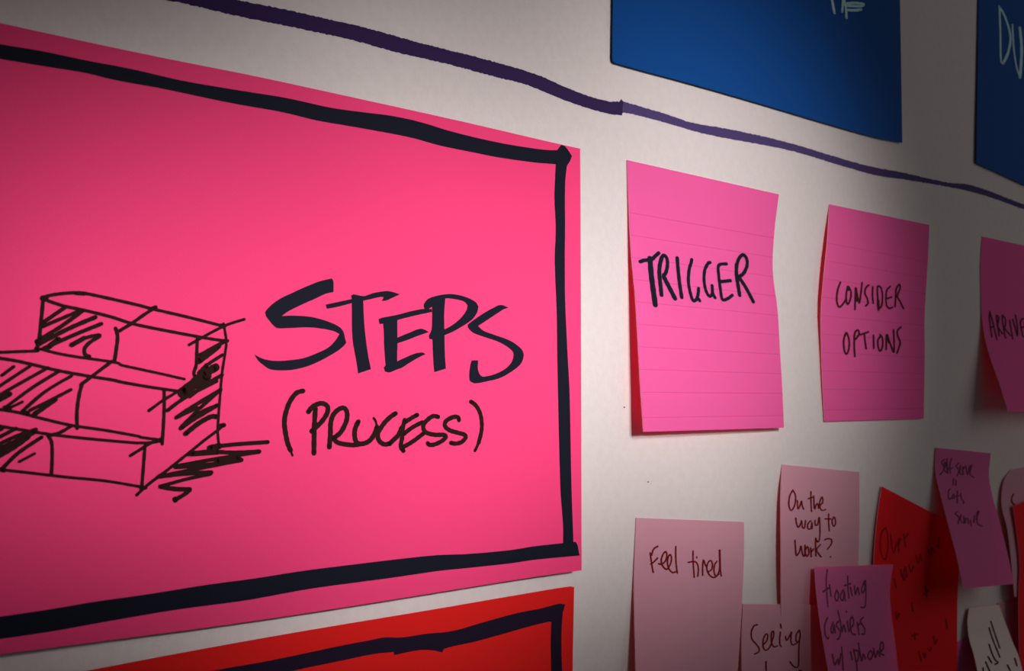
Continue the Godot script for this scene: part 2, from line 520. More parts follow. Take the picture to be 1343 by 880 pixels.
const STEPS_LETTERS := [
	[-107.5,-54.5,-107.0,-55.2,-107.0,-58.5,-109.3,-59.0,-113.6,-60.9,-118.4,-63.0,-122.5,-65.0,-124.6,-66.4,-121.2,-66.1,-115.6,-66.1,-111.8,-66.6,-108.0,-67.5,-105.1,-68.6,-103.7,-69.9,-103.2,-71.6,-102.7,-73.2,-103.5,-74.0,-105.2,-75.3,-108.7,-77.2,-113.0,-79.2,-117.7,-80.8,-123.2,-81.7,-128.6,-81.5,-130.8,-80.3,-132.3,-79.2,-133.5,-77.5,-131.2,-78.5,-127.7,-79.1,-123.2,-78.9,-117.7,-78.1,-112.9,-76.5,-109.1,-74.8,-106.6,-72.7,-105.1,-70.7,-106.8,-70.0,-110.9,-69.4,-115.7,-69.2,-121.2,-69.6,-126.2,-69.9,-127.1,-69.4,-129.7,-66.6,-129.9,-65.6,-128.3,-63.8,-125.2,-61.6,-120.6,-59.4,-115.9,-57.3,-111.6,-55.6],
	[-100.6,-59.9,-100.5,-61.6,-100.6,-68.2,-100.3,-73.1,-99.3,-78.0,-98.6,-82.2,-93.9,-80.8,-94.8,-77.1,-95.7,-71.3,-96.2,-65.9,-96.4,-59.2],
	[-109.8,-62.3,-109.4,-63.5,-106.0,-62.8,-100.0,-61.2,-94.4,-59.9,-89.8,-58.8,-88.7,-58.8,-89.5,-60.0,-87.8,-59.8,-85.4,-58.8,-82.5,-57.6,-85.4,-57.0,-87.8,-56.9,-92.5,-57.8,-95.4,-58.8,-96.5,-59.0,-100.0,-58.7,-100.7,-59.1,-100.5,-60.1,-106.0,-61.4],
	[-89.0,-66.3,-88.9,-69.5,-88.8,-74.1,-88.4,-79.6,-89.1,-80.2,-88.7,-81.4,-87.3,-81.7,-83.4,-80.5,-82.7,-80.3,-83.9,-78.6,-83.8,-73.2,-83.7,-65.1,-87.9,-65.1],
	[-90.8,-65.6,-90.5,-67.0,-89.0,-66.9,-83.6,-65.5,-76.7,-63.8,-69.9,-62.3,-70.1,-61.4,-73.2,-61.5,-78.2,-62.5,-84.1,-64.0,-89.8,-65.2],
	[-84.2,-71.1,-79.3,-69.3,-74.5,-67.8,-71.3,-68.7,-75.8,-70.1,-79.8,-71.5,-84.2,-72.8],
	[-84.1,-78.4,-80.9,-77.0,-76.9,-75.6,-73.9,-75.2,-72.8,-75.7,-76.0,-77.0,-79.5,-78.7,-82.9,-80.4,-85.8,-80.9],
	[-69.8,-58.8,-69.9,-64.8,-70.2,-68.0,-71.3,-69.8,-71.1,-70.9,-69.9,-70.9,-69.7,-76.7,-69.4,-81.3,-64.7,-80.1,-65.0,-75.0,-65.0,-68.6,-65.0,-62.6,-64.4,-57.4,-68.0,-57.7],
	[-73.2,-61.0,-73.1,-60.0,-71.6,-58.4,-68.0,-57.1,-62.8,-56.2,-58.6,-56.3,-54.3,-57.1,-51.3,-58.3,-50.4,-59.5,-51.1,-61.6,-53.4,-64.0,-57.7,-66.4,-62.0,-68.4,-65.4,-69.6,-65.4,-67.8,-61.9,-66.2,-58.2,-63.8,-55.5,-61.0,-55.0,-59.4,-56.5,-58.2,-60.2,-57.7,-64.4,-57.7,-68.0,-58.7,-69.6,-60.4,-71.1,-61.3,-72.4,-61.8],
	[-40.5,-58.4,-36.9,-59.1,-39.4,-59.9,-43.4,-62.0,-50.7,-65.9,-48.5,-67.3,-43.5,-68.5,-36.7,-70.1,-32.7,-71.9,-30.7,-73.5,-30.3,-75.2,-31.7,-77.8,-35.8,-80.4,-41.6,-82.8,-47.2,-83.9,-52.7,-84.6,-54.6,-83.8,-54.8,-82.0,-54.2,-78.7,-53.6,-77.2,-50.9,-77.1,-51.1,-79.9,-49.9,-82.1,-48.3,-82.4,-42.7,-81.2,-38.1,-79.2,-35.7,-77.1,-34.8,-74.9,-35.1,-73.9,-37.9,-72.1,-42.4,-70.5,-48.6,-69.2,-52.9,-68.1,-55.0,-66.5,-55.0,-65.5,-52.8,-64.2,-47.8,-61.4,-43.9,-59.6],
]
const WALL_LINE := [
	[87.3,103.3,97.5,103.8,115.8,104.6,139.8,105.6,144.5,105.9,151.8,106.0,162.9,106.3,176.2,107.0,195.9,107.8,198.1,107.9,217.5,107.7,236.5,108.2,255.6,108.1,271.3,108.2,285.0,106.8,298.2,105.7,314.9,105.5,320.0,106.3,320.0,111.2,313.7,110.1,303.8,110.0,290.4,111.0,277.4,112.6,265.1,113.0,246.4,113.0,224.8,112.6,204.7,112.7,195.9,112.4,176.2,111.6,160.9,110.7,136.0,109.9,108.3,108.9,87.3,107.9],
	[319.7,106.1,320.2,111.7,321.6,111.5,345.8,111.1,361.9,110.4,382.9,111.6,414.3,112.8,438.9,113.0,465.2,112.5,499.5,112.4,530.4,113.7,577.6,115.0,607.7,117.2,674.3,114.7,762.7,112.5,873.3,111.4,1090.3,110.4,1090.3,107.2,873.3,108.2,762.7,109.4,674.3,111.8,615.0,113.6,577.6,112.7,530.4,110.3,505.5,108.8,471.1,109.1,438.9,109.8,419.4,109.4,382.9,107.7,365.8,107.3,340.3,107.7,321.6,107.3],
	[319.2,106.1,319.4,111.1,320.3,112.1,321.4,111.3,320.7,106.0],
]
const PROCESS_INK := [
	[1.36,-117.9,-87.5,-120.1,-88.1,-122.2,-90.4,-123.6,-93.4,-124.2,-96.4,-123.9,-99.3,-123.2,-102.3,-122.3,-104.3],
	[0.65,-122.9,-103.1,-122.2,-104.6,-121.7,-105.8],
	[1.42,-113.8,-92.6,-114.2,-97.0,-114.4,-101.1,-114.5,-105.4],
	[1.41,-116.2,-93.5,-114.7,-92.0,-112.4,-91.1,-110.5,-91.3,-109.5,-92.4,-110.0,-94.3,-111.9,-96.5,-113.9,-98.1,-115.2,-99.1],
	[1.43,-109.2,-103.8,-108.8,-100.2,-108.6,-96.8,-107.6,-94.3,-105.5,-92.7,-103.8,-92.5,-102.8,-93.8,-103.1,-96.3,-105.0,-99.4,-107.3,-101.0],
	[1.39,-107.7,-101.0,-106.7,-102.3,-104.4,-103.0,-100.6,-103.4,-98.2,-103.2],
	[1.47,-98.8,-96.5,-100.0,-98.6,-100.2,-100.9,-99.4,-102.8,-97.2,-103.1,-94.7,-102.2,-92.9,-100.2,-92.0,-98.2],
	[0.7,-92.0,-98.5,-92.4,-96.6,-93.2,-95.5],
	[1.46,-84.9,-94.2,-86.7,-95.1,-89.1,-96.9,-90.7,-98.7,-91.7,-100.2,-91.4,-102.2,-89.4,-103.5,-87.2,-103.2,-87.5,-103.4,-85.9,-102.3,-83.9,-100.7,-82.7,-98.6],
	[1.37,-81.4,-96.2,-82.2,-98.6,-82.5,-101.5,-83.1,-104.2,-82.1,-105.7],
	[1.37,-81.4,-96.9,-78.7,-95.6,-76.5,-94.7],
	[1.37,-82.2,-100.7,-78.8,-98.7,-74.6,-97.0],
	[1.37,-82.6,-104.6,-79.9,-103.6,-77.1,-102.2,-74.0,-100.4],
	[1.41,-68.1,-95.4,-70.1,-95.1,-72.2,-96.1,-74.0,-97.7,-74.0,-99.3,-72.6,-100.4,-69.5,-101.0,-66.0,-101.1,-65.1,-101.8,-66.7,-103.0,-69.6,-104.0,-71.7,-104.1,-72.5,-103.6],
	[1.43,-59.5,-96.5,-59.9,-95.6,-61.9,-95.5,-64.8,-96.7,-65.4,-98.3,-63.4,-99.7,-60.2,-100.5,-57.3,-101.2,-56.8,-102.1,-58.4,-103.5,-61.0,-104.0,-63.0,-103.7],
	[1.4,-54.3,-90.6,-52.2,-91.8,-50.4,-94.3,-49.7,-97.7,-50.0,-100.5,-51.2,-103.9],
	[1.0,-51.0,-103.4,-52.0,-105.2,-52.9,-106.5],
]
const STAIRS_INK := [
	[0.97,-191.3,-65.7,-191.7,-69.8,-192.3,-75.2,-192.9,-77.8],
	[1.49,-191.4,-65.5,-190.7,-65.5],
	[1.21,-192.9,-76.0,-192.7,-76.4],
	[1.21,-193.0,-77.8,-192.7,-78.0],
	[0.86,-191.4,-65.3,-188.5,-64.4,-183.1,-63.6,-178.8,-63.9,-167.4,-65.7,-163.4,-66.5,-153.6,-68.1,-143.3,-70.0],
	[1.04,-183.4,-63.7,-181.1,-63.7],
	[0.86,-191.2,-65.7,-186.6,-67.0,-181.5,-67.8,-174.5,-69.1,-168.7,-70.6,-161.0,-71.8,-151.4,-73.1,-144.5,-73.9,-141.6,-74.0],
	[0.92,-162.3,-66.0,-165.5,-68.1,-168.7,-70.4,-172.2,-72.6],
	[1.01,-173.2,-72.0,-172.7,-74.1,-173.1,-77.4,-173.6,-80.4],
	[1.03,-163.6,-66.5,-162.3,-66.0],
	[0.74,-192.1,-77.8,-187.7,-78.8,-182.9,-79.5,-177.6,-80.1,-172.9,-80.7,-171.6,-81.3,-166.4,-82.3,-161.1,-83.3,-154.5,-84.6],
	[0.76,-204.5,-79.1,-201.5,-78.9,-197.3,-78.6,-192.7,-78.3],
	[0.83,-203.3,-80.1,-201.5,-80.3,-197.9,-80.8,-194.0,-81.6,-188.1,-82.9,-180.3,-84.2,-174.0,-85.1,-171.7,-85.6,-164.7,-86.7,-156.4,-87.8],
	[0.89,-174.3,-80.4,-179.0,-83.9,-182.3,-86.4],
	[0.93,-181.9,-86.0,-182.7,-88.9,-183.3,-93.0,-183.3,-97.1],
	[0.76,-203.5,-92.1,-201.6,-92.4,-197.5,-93.1,-191.9,-94.6,-184.5,-96.4,-176.9,-97.6,-167.9,-99.3,-166.7,-99.7,-161.3,-100.5],
	[0.76,-203.5,-96.1,-201.7,-96.3,-197.5,-97.1,-191.0,-98.3,-183.2,-99.4,-174.7,-100.4,-168.0,-101.1,-167.9,-101.1,-163.9,-101.1,-161.2,-100.7],
	[0.87,-184.9,-96.6,-187.6,-98.1,-190.0,-98.7],
	[0.86,-190.5,-98.7,-189.6,-100.4,-189.5,-104.1,-189.7,-108.0],
	[0.72,-203.6,-106.1,-201.7,-106.5,-195.4,-107.5,-186.0,-109.0,-176.3,-110.4,-168.1,-112.1,-166.5,-112.5],
	[0.79,-142.9,-69.4,-142.1,-74.0,-142.6,-77.9,-143.5,-82.8,-144.0,-87.4,-144.6,-93.0,-145.0,-98.2,-144.8,-101.9],
	[1.35,-143.7,-70.0,-142.7,-70.1],
	[0.81,-153.1,-75.5,-149.1,-73.3,-143.3,-70.3,-139.7,-68.9,-136.5,-67.9],
	[0.94,-150.7,-73.9,-150.9,-78.1,-151.1,-80.9,-151.8,-83.0,-151.2,-84.2],
	[0.82,-151.2,-84.3,-156.4,-87.8,-160.6,-90.2,-164.6,-92.9],
	[0.92,-160.3,-87.5,-160.3,-91.4,-160.6,-96.7,-161.0,-101.5],
	[0.84,-161.3,-100.2,-163.9,-101.1,-166.8,-102.7,-169.7,-104.3],
	[1.1,-162.9,-100.7,-161.2,-100.6],
	[0.87,-165.7,-101.8,-166.2,-107.2,-166.7,-112.3],
	[1.09,-166.9,-112.7,-165.7,-112.6],
	[0.83,-168.1,-114.4,-164.9,-111.8,-160.0,-108.6,-153.7,-104.2,-148.9,-100.8,-145.4,-98.5,-143.2,-96.9],
	[1.25,-144.0,-97.0,-143.1,-96.9],
	[0.93,-191.3,-71.3,-186.0,-67.4],
	[0.93,-191.4,-72.3,-187.6,-70.5,-182.5,-68.1],
	[1.02,-192.2,-75.5,-187.0,-72.1,-181.5,-67.9],
	[1.11,-192.4,-76.6,-185.4,-72.7,-178.4,-69.4],
	[1.02,-191.2,-77.6,-184.1,-74.2,-176.9,-71.0],
	[1.31,-190.2,-77.3,-187.7,-75.3],
	[1.14,-184.5,-76.6,-181.2,-74.7],
	[0.95,-184.2,-76.6,-180.9,-74.7,-177.2,-73.9,-179.9,-75.8,-181.2,-77.3,-181.1,-78.8,-180.0,-79.3],
	[0.8,-201.1,-84.3,-198.4,-82.2],
	[0.8,-203.1,-87.9,-201.6,-86.8,-194.6,-82.0],
	[0.83,-203.4,-90.1,-201.6,-88.9,-196.2,-85.7,-190.3,-82.3],
	[0.83,-187.8,-83.2,-194.0,-87.1,-200.4,-91.9],
	[1.27,-201.9,-90.1,-199.4,-88.7],
	[0.73,-199.2,-91.9,-196.5,-90.6],
	[0.83,-184.6,-84.2,-190.9,-88.0,-196.5,-92.8],
	[0.85,-194.7,-92.6,-190.6,-90.6,-184.8,-87.6],
	[1.2,-193.7,-93.6,-190.9,-91.6,-188.6,-90.0],
	[1.09,-200.5,-91.9,-199.4,-92.1],
	[1.1,-196.4,-92.8,-195.2,-93.4],
	[0.8,-202.9,-97.9,-201.0,-96.8],
	[0.9,-202.9,-99.4,-201.7,-98.8,-198.0,-96.9],
	[0.9,-203.0,-101.0,-201.7,-100.4,-197.2,-98.4,-193.3,-97.2],
	[1.45,-203.0,-102.3,-201.7,-101.7,-196.9,-99.5,-193.6,-97.5],
	[1.45,-203.0,-103.8,-201.7,-103.0,-198.5,-101.2,-195.3,-98.9],
	[0.91,-201.4,-106.5,-197.6,-102.8,-192.0,-99.1],
	[0.66,-197.3,-104.8,-193.7,-103.0],
	[1.09,-201.6,-106.4,-200.8,-106.7],
	[1.64,-150.4,-79.8,-146.9,-77.3,-144.5,-75.5],
	[1.03,-150.0,-78.1,-142.8,-74.3],
	[0.92,-150.4,-82.9,-148.1,-80.8,-143.4,-77.9],
	[2.25,-151.4,-85.0,-148.5,-82.9,-145.4,-81.3],
	[2.84,-155.1,-88.2,-151.6,-85.7,-148.1,-83.6],
	[1.02,-153.1,-89.2,-148.5,-86.0,-143.5,-83.3],
	[1.24,-148.1,-80.8,-148.5,-81.7],
	[1.0,-159.4,-92.8,-154.3,-89.4,-145.2,-85.0],
	[1.05,-157.0,-94.7,-152.2,-91.8,-144.0,-87.3],
	[1.05,-157.0,-94.7,-150.5,-92.2,-155.7,-97.4,-150.6,-93.7,-145.3,-91.6],
	[1.22,-155.7,-97.5,-152.3,-95.3,-145.3,-91.6],
	[1.32,-154.4,-99.0,-150.6,-96.3,-147.1,-94.6,-145.4,-94.6],
	[1.03,-150.1,-92.2,-144.2,-87.4],
	[1.12,-145.0,-102.5,-138.4,-102.1,-129.7,-101.8],
	[1.65,-147.5,-103.0,-144.6,-102.5],
	[1.1,-153.7,-104.4,-148.1,-103.9,-140.2,-104.4,-132.4,-104.3],
	[0.98,-132.4,-104.5,-145.5,-105.9,-157.5,-107.4],
	[1.21,-157.3,-107.6,-147.3,-107.4,-138.0,-106.5],
	[1.66,-145.5,-106.5,-138.9,-105.9],
	[0.97,-138.4,-106.7,-151.6,-108.4,-162.0,-109.9],
	[1.16,-162.0,-109.9,-155.0,-109.5,-147.1,-109.5],
	[0.99,-147.3,-109.9,-154.6,-111.0,-161.6,-112.5],
	[1.16,-161.6,-112.5,-158.0,-113.3,-153.4,-113.7],
	[1.1,-153.4,-113.9,-155.1,-115.0,-157.6,-116.2],
	[1.33,-157.6,-116.0,-157.5,-116.3],
	[1.43,-152.8,-104.3,-145.1,-104.1],
]
const BLUE_INK := [
	[1.26,148.6,59.0,149.8,56.0,150.8,53.1],
	[1.06,158.4,61.4,158.0,58.0,157.6,55.2],
	[1.13,159.1,61.6,160.8,57.7,161.3,53.2],
	[1.13,158.0,58.7,167.5,61.6,177.0,63.4],
	[1.01,177.0,63.2,174.3,61.7,162.2,59.0],
	[1.14,161.8,57.0,169.2,58.6,174.5,60.2],
]
const NAVY_INK := [
	[1.12,26.7,91.7,27.7,76.9,28.1,62.5,30.5,60.5],
	[1.38,26.7,91.7,34.6,87.1,40.8,78.1,38.1,68.9,31.2,60.7],
	[1.05,43.7,85.3,45.1,72.5,48.8,62.3,53.3,57.2],
	[1.77,53.7,85.8,55.9,74.8,54.7,63.5,53.3,57.2],
]
const PINK_AT := Vector3(298.2, 90.4, 0)
const RED_AT := Vector3(295.1, -66.0, 0)
const BLUE1_AT := Vector3(315.6, 124.8, 0)
const BLUE2_AT := Vector3(613.2, 130.0, 0)
# how far each card stands off the wall at its top (mm), how much it leans out for each mm down, and where its top is
const PINK_STAND := [0.15, 0.025, 0.4]
const RED_STAND := [1.60, 0.000, 0.0]
const BLUE1_STAND := [0.15, 0.006, 148.1]
const BLUE2_STAND := [0.15, 0.006, 148.7]
const NIB := {"PROCESS_INK": 1.17, "STAIRS_INK": 0.99, "BLUE_INK": 1.7, "NAVY_INK": 2.01}
# sheets of paper: points down the left and the right edge on the wall (mm), width, height, writing [pen mm, x, y, ...] on the sheet (mm), nib
const SHEETS := {
	"trigger": {"left": [[323.1,89.9,0.4],[323.6,73.0,0.8],[324.0,56.1,1.6],[324.5,39.3,3.2],[324.9,22.4,4.2],[325.4,5.4,5.0],[325.8,-11.4,6.1]],
	"right": [[422.7,89.4,0.4],[419.2,72.8,0.4],[418.0,55.9,0.4],[420.6,39.2,1.1],[421.3,22.3,1.8],[422.2,5.4,2.4],[422.6,-11.5,3.0]],
	"w": 96.5, "h": 101.6, "nib": 1.59, "ink": [
		[2.06,11.1,35.9,10.9,42.2,11.1,48.1,11.6,53.6],
		[1.4,4.9,37.7,7.6,36.9,11.8,36.3,14.3,34.8,16.8,33.3],
		[1.57,18.5,34.9,16.7,38.4,15.9,42.2,15.9,45.9,15.9,49.6],
		[1.4,17.8,35.7,19.9,33.9,21.7,35.0,21.7,37.6,20.1,40.7,18.4,41.8],
		[1.81,18.6,42.4,21.0,45.9,24.2,50.4],
		[1.48,28.4,34.2,28.3,39.3,28.2,44.6,28.6,49.7],
		[1.32,37.9,34.0,37.4,35.3,35.7,38.0,34.2,42.7,34.4,46.9,35.7,50.4,38.0,49.9,39.6,47.7,40.4,45.3],
		[1.32,39.1,49.1,40.2,50.3],
		[1.32,50.3,34.1,48.9,34.6,46.2,37.5,44.8,41.9,45.2,45.8,47.0,48.0,49.3,46.9,49.9,43.5],
		[1.32,49.6,46.6,50.9,48.4],
		[1.32,61.8,33.7,56.2,34.8,55.5,39.2,55.4,44.3,55.9,48.7,59.7,48.2,63.4,46.5],
		[1.48,56.0,41.5,63.4,40.5],
		[1.65,69.1,33.3,68.4,38.2,68.6,42.2,68.7,46.2],
		[1.65,70.7,39.2,74.1,42.6,78.2,48.3],
		[1.48,69.1,33.7,71.0,30.7,73.9,28.9,76.5,30.2,76.8,33.1,74.0,36.5,70.1,38.4],
	]},
	"consider": {"left": [[463.2,89.9,0.4],[458.2,74.0,2.5],[454.7,57.5,2.9],[453.1,40.8,2.3],[454.8,24.1,1.4],[456.3,7.4,1.1],[458.4,-9.3,0.8]],
	"right": [[558.4,90.5,0.4],[556.8,73.9,0.5],[554.7,57.4,0.5],[553.0,40.9,0.5],[552.7,24.3,0.8],[552.0,7.7,0.9],[551.3,-8.9,1.0]],
	"w": 97.2, "h": 100.3, "nib": 1.87, "ink": [
		[0.92,14.2,36.5,12.6,39.9,12.3,44.1,13.7,47.1,15.5,47.8,18.3,46.0,20.2,44.0],
		[0.92,21.0,37.9,20.2,41.3,21.0,45.1,22.5,46.0,24.3,43.3,24.1,40.1,21.6,37.9],
		[0.92,28.9,48.1,28.5,43.5,28.1,37.9,30.0,41.1,32.3,44.9,33.1,40.8,33.4,35.2],
		[0.92,39.7,35.8,37.1,37.5,36.8,40.1,39.3,42.3,40.3,44.6,38.4,45.9],
		[0.92,43.5,36.5,43.8,40.1,45.1,44.1],
		[0.92,50.4,47.3,49.1,42.2,48.1,35.9,51.6,36.6,53.4,40.4,53.2,44.8,50.5,46.8],
		[0.92,60.1,35.0,56.8,37.7,57.7,44.1,60.6,45.7,63.9,45.1],
		[0.92,58.0,41.1,62.3,40.1],
		[0.92,66.3,44.5,66.2,39.6,66.3,35.6,69.2,33.2,69.9,35.3,67.8,39.2,70.9,41.7,74.8,45.1],
		[0.92,21.0,59.4,19.0,62.9,19.2,67.1,21.1,69.2,23.3,66.9,23.8,62.8,21.9,59.4],
		[0.92,28.6,70.1,28.2,64.5,28.9,59.3,31.7,57.7,32.8,59.2,30.2,61.6,29.0,62.1],
		[0.92,33.9,59.8,41.2,58.2],
		[0.92,37.5,59.2,38.1,62.7,39.0,66.2],
		[0.92,46.0,59.6,46.1,65.8],
		[0.92,53.3,59.4,50.1,61.8,50.5,65.6,52.2,66.9,54.4,64.6,54.5,60.7,52.2,59.0],
		[0.92,57.9,65.9,58.6,58.6,61.4,62.4,65.2,67.1,65.6,62.2,65.4,56.2],
		[0.92,72.7,54.4,69.4,56.2,69.3,58.7,71.7,62.0,70.2,65.0,68.4,67.5],
		[1.38,21.0,38.2,21.7,39.3],
		[1.38,28.3,38.8,29.5,43.9],
		[1.38,58.7,59.6,60.9,62.4],
		[1.38,50.2,46.0,49.4,42.6],
	]},
	"arrive": {"left": [[619.2,90.6,0.4],[616.9,74.4,0.4],[617.5,57.9,0.5],[618.1,41.5,1.3],[617.8,25.4,5.0],[617.5,9.9,10.6],[617.2,-5.8,15.6]],
	"right": [[720.8,90.6,0.4],[718.5,74.6,0.4],[719.1,58.4,0.4],[719.7,42.1,0.9],[719.5,26.1,3.1],[719.1,10.2,6.5],[718.8,-5.8,9.5]],
	"w": 101.6, "h": 98.0, "nib": 2.27, "ink": [
		[0.87,10.0,40.9,8.9,44.1,9.0,49.2,8.6,55.2],
		[0.87,9.9,41.1,12.5,46.3,13.9,51.8,14.5,56.4],
		[0.87,8.4,49.9,13.5,49.0],
		[0.87,18.2,42.7,18.0,44.4,18.4,48.8,18.4,54.2],
		[0.87,18.6,42.7,20.8,43.6,19.3,47.1,18.0,48.2,20.2,50.5,23.3,52.8],
		[0.87,25.9,42.1,25.3,44.4,25.9,49.9,26.0,54.1,26.8,55.1],
		[0.87,26.1,42.1,29.3,44.3,28.6,47.8,27.0,49.2,30.2,51.5,33.5,53.5],
		[0.87,34.9,44.7,35.5,48.9,35.9,53.8,35.6,55.5],
		[0.87,39.1,43.9,41.1,48.0,42.6,53.4],
		[0.87,43.1,41.3,44.6,46.8,43.7,52.6],
		[0.87,54.1,42.7,49.4,44.7,49.9,49.1,51.3,53.6,58.1,52.7],
		[0.87,49.2,48.4,57.1,47.0],
	]},
	"tired": {"left": [[328.4,-43.9,0.4],[327.4,-56.5,0.5],[326.4,-69.1,1.0],[325.4,-81.7,2.1],[324.4,-94.2,3.4],[323.4,-106.8,4.7],[322.5,-119.4,6.0]],
	"right": [[397.1,-50.4,0.4],[396.7,-63.1,0.7],[395.6,-75.7,0.9],[393.9,-88.2,1.3],[392.1,-100.7,1.7],[389.4,-113.1,2.3],[386.8,-125.5,2.8]],
	"w": 68.0, "h": 76.0, "nib": 1.52, "ink": [
		[0.67,8.7,13.1,9.4,15.8,10.2,18.7,10.8,20.5],
		[0.67,9.6,14.0,10.6,11.7,13.0,10.7],
		[0.67,9.2,17.3,11.0,16.5,13.0,15.1],
		[0.67,13.8,17.2,15.6,17.4,17.6,16.3,18.5,14.3,17.9,12.6,16.3,13.5,15.3,15.8,16.1,17.9,18.1,19.3,19.3,19.0,20.9,17.1,21.3,15.0,20.4,13.7,19.3,14.8,19.0,17.1,20.2,19.4,22.2,20.6,24.3,20.3],
		[0.67,23.7,10.7,23.8,14.0,24.3,17.7,25.1,20.8],
		[0.67,34.4,12.3,34.6,16.4,35.2,19.8,35.6,22.6],
		[0.67,31.6,16.7,34.6,16.4,36.5,16.7,37.7,18.0,38.1,19.9,37.8,22.2],
		[0.67,36.8,14.6,36.8,14.9],
		[0.67,40.9,21.8,40.7,18.5,41.1,15.8,42.4,17.7,43.5,18.8],
		[0.67,44.0,20.6,46.4,19.6,47.0,17.5,45.8,16.0,44.0,16.9,43.4,19.1,44.7,21.3,47.0,22.6,49.2,22.6,51.4,21.3],
		[0.67,49.8,16.3,48.4,17.7,48.1,20.2,49.2,22.1,50.9,21.4,51.8,18.8],
		[0.88,51.4,11.9,51.7,15.8,52.1,19.7],
		[0.67,52.0,19.1,53.0,22.2],
	]},
	"work": {"left": [[425.2,-27.5,0.4],[421.8,-39.6,1.9],[420.7,-52.2,2.6],[420.3,-64.9,3.0],[420.7,-77.6,2.7],[421.9,-90.2,2.0],[423.4,-102.8,1.2]],
	"right": [[489.3,-33.5,0.4],[489.0,-44.9,0.6],[488.6,-56.2,0.9],[487.8,-67.6,1.1],[486.5,-78.9,1.4],[485.6,-90.2,1.5],[485.2,-101.6,1.2]],
	"w": 65.5, "h": 72.3, "nib": 1.97, "ink": [
		[0.65,9.1,10.7,6.8,13.2,6.2,17.0,8.0,19.2,10.7,17.0,11.4,13.1,9.1,10.7],
		[0.65,12.8,15.1,13.3,18.5,15.1,16.9,16.1,15.2,16.6,16.9,17.7,18.6],
		[0.65,23.6,11.0,23.7,15.3,24.1,19.6],
		[0.65,21.3,14.1,25.8,13.2],
		[0.65,25.9,12.8,26.5,18.5,28.0,16.6,29.2,16.2,29.9,18.3],
		[0.65,30.4,17.2,33.3,15.6,32.9,13.1,31.2,14.8,30.8,17.2,32.5,19.1,35.8,18.8],
		[0.65,11.5,22.4,12.2,25.0,13.6,26.3,15.5,24.6,16.0,23.5,16.7,26.2,18.4,26.6,19.2,23.6],
		[0.65,23.5,23.7,21.1,25.1,21.1,27.0,23.4,27.1,24.4,24.4,24.6,27.2],
		[0.65,26.9,23.6,27.2,25.7,29.1,25.3,30.4,22.2,31.0,27.8,30.6,31.8,29.1,33.2,27.4,31.4],
		[0.65,38.3,20.8,38.3,24.6,38.8,28.5],
		[0.65,35.3,23.0,40.2,23.1],
		[0.65,42.5,22.4,41.1,24.3,42.5,26.5,44.1,25.2,43.7,22.8,42.4,22.3],
		[0.65,10.7,31.7,11.1,34.9,11.9,38.1,14.3,36.6,15.5,34.3,16.6,37.5,18.4,38.7,18.7,34.1],
		[0.65,20.3,34.9,18.9,36.8,20.2,39.0,21.9,37.8,21.4,35.4,20.3,34.8],
		[0.65,23.4,35.5,23.9,39.4],
		[0.65,23.9,37.3,25.7,36.1],
		[0.65,27.4,31.5,27.4,35.3,27.7,39.3],
		[0.65,31.4,34.4,28.2,36.5,30.3,38.7,32.2,39.9],
		[0.65,35.0,32.4,37.9,32.0,40.9,32.7,40.5,34.7,37.4,36.7],
		[0.65,40.1,40.4,40.3,40.6],
	]},
	"seeing": {"left": [[396.3,-84.5,0.6],[394.8,-97.0,0.9],[393.2,-109.6,2.0],[391.7,-122.1,3.2],[390.2,-134.6,4.5],[388.6,-147.1,5.7],[387.1,-159.6,7.0]],
	"right": [[461.8,-92.5,3.4],[460.3,-105.1,3.5],[458.7,-117.7,3.8],[457.2,-130.2,4.2],[455.7,-142.8,4.6],[454.1,-155.4,4.9],[452.6,-167.9,5.3]],
	"w": 66.0, "h": 76.0, "nib": 1.92, "ink": [
		[0.6,10.3,9.0,7.9,9.5,6.3,11.7,6.9,14.6,9.7,16.6,12.0,18.7,11.3,20.0,8.8,20.7],
		[0.6,14.8,17.0,17.2,15.3,17.7,13.0,16.3,12.7,14.8,14.7,14.6,17.6,16.0,19.2,18.0,19.0,20.1,17.1,21.8,13.6,21.8,11.6,20.5,11.9,20.2,14.2,20.7,16.5,22.4,18.0,24.9,17.6],
		[0.6,26.6,11.9,26.3,15.1,26.7,17.2,27.6,17.9],
		[0.6,26.4,8.9,27.2,10.3],
		[0.6,30.5,13.8,31.3,15.4,32.8,14.3,34.8,11.8,34.4,14.3,34.9,16.7,36.5,17.4,39.6,16.5],
		[0.6,40.3,11.2,38.5,12.9,38.3,15.6,40.1,16.1,41.4,13.8,40.5,11.2,41.2,12.9,40.7,16.8,40.6,21.9,40.6,26.0,39.4,27.1,36.8,26.5,34.2,24.6],
		[0.6,16.7,24.0,16.9,28.0,17.0,30.2],
		[0.6,40.5,28.9,41.8,28.4,43.2,28.8],
	]},
	"floating": {"left": [[444.1,-73.5,4.6],[443.2,-86.0,6.3],[442.4,-98.4,8.7],[441.5,-110.7,11.7],[440.7,-122.9,14.9],[439.8,-135.1,18.2],[439.0,-147.3,21.4]],
	"right": [[514.6,-79.3,4.0],[512.0,-91.6,3.7],[511.5,-104.2,4.9],[510.9,-116.7,7.1],[510.1,-129.2,9.0],[509.4,-141.7,10.9],[508.6,-154.2,12.7]],
	"w": 70.0, "h": 76.0, "nib": 1.53, "ink": [
		[0.8,10.3,1.9,9.0,6.7,8.8,11.8,8.5,17.7],
		[0.8,5.7,11.0,11.2,9.7],
		[0.8,11.6,8.6,12.4,13.1],
		[0.8,17.6,10.9,15.7,13.7,17.5,15.5,19.4,12.7,17.7,10.7],
		[0.8,23.8,10.8,20.8,13.9,23.1,15.5,24.8,11.5,25.1,15.6],
		[0.8,27.9,5.6,28.3,10.5,28.7,14.6],
		[0.8,25.0,9.2,30.6,8.6],
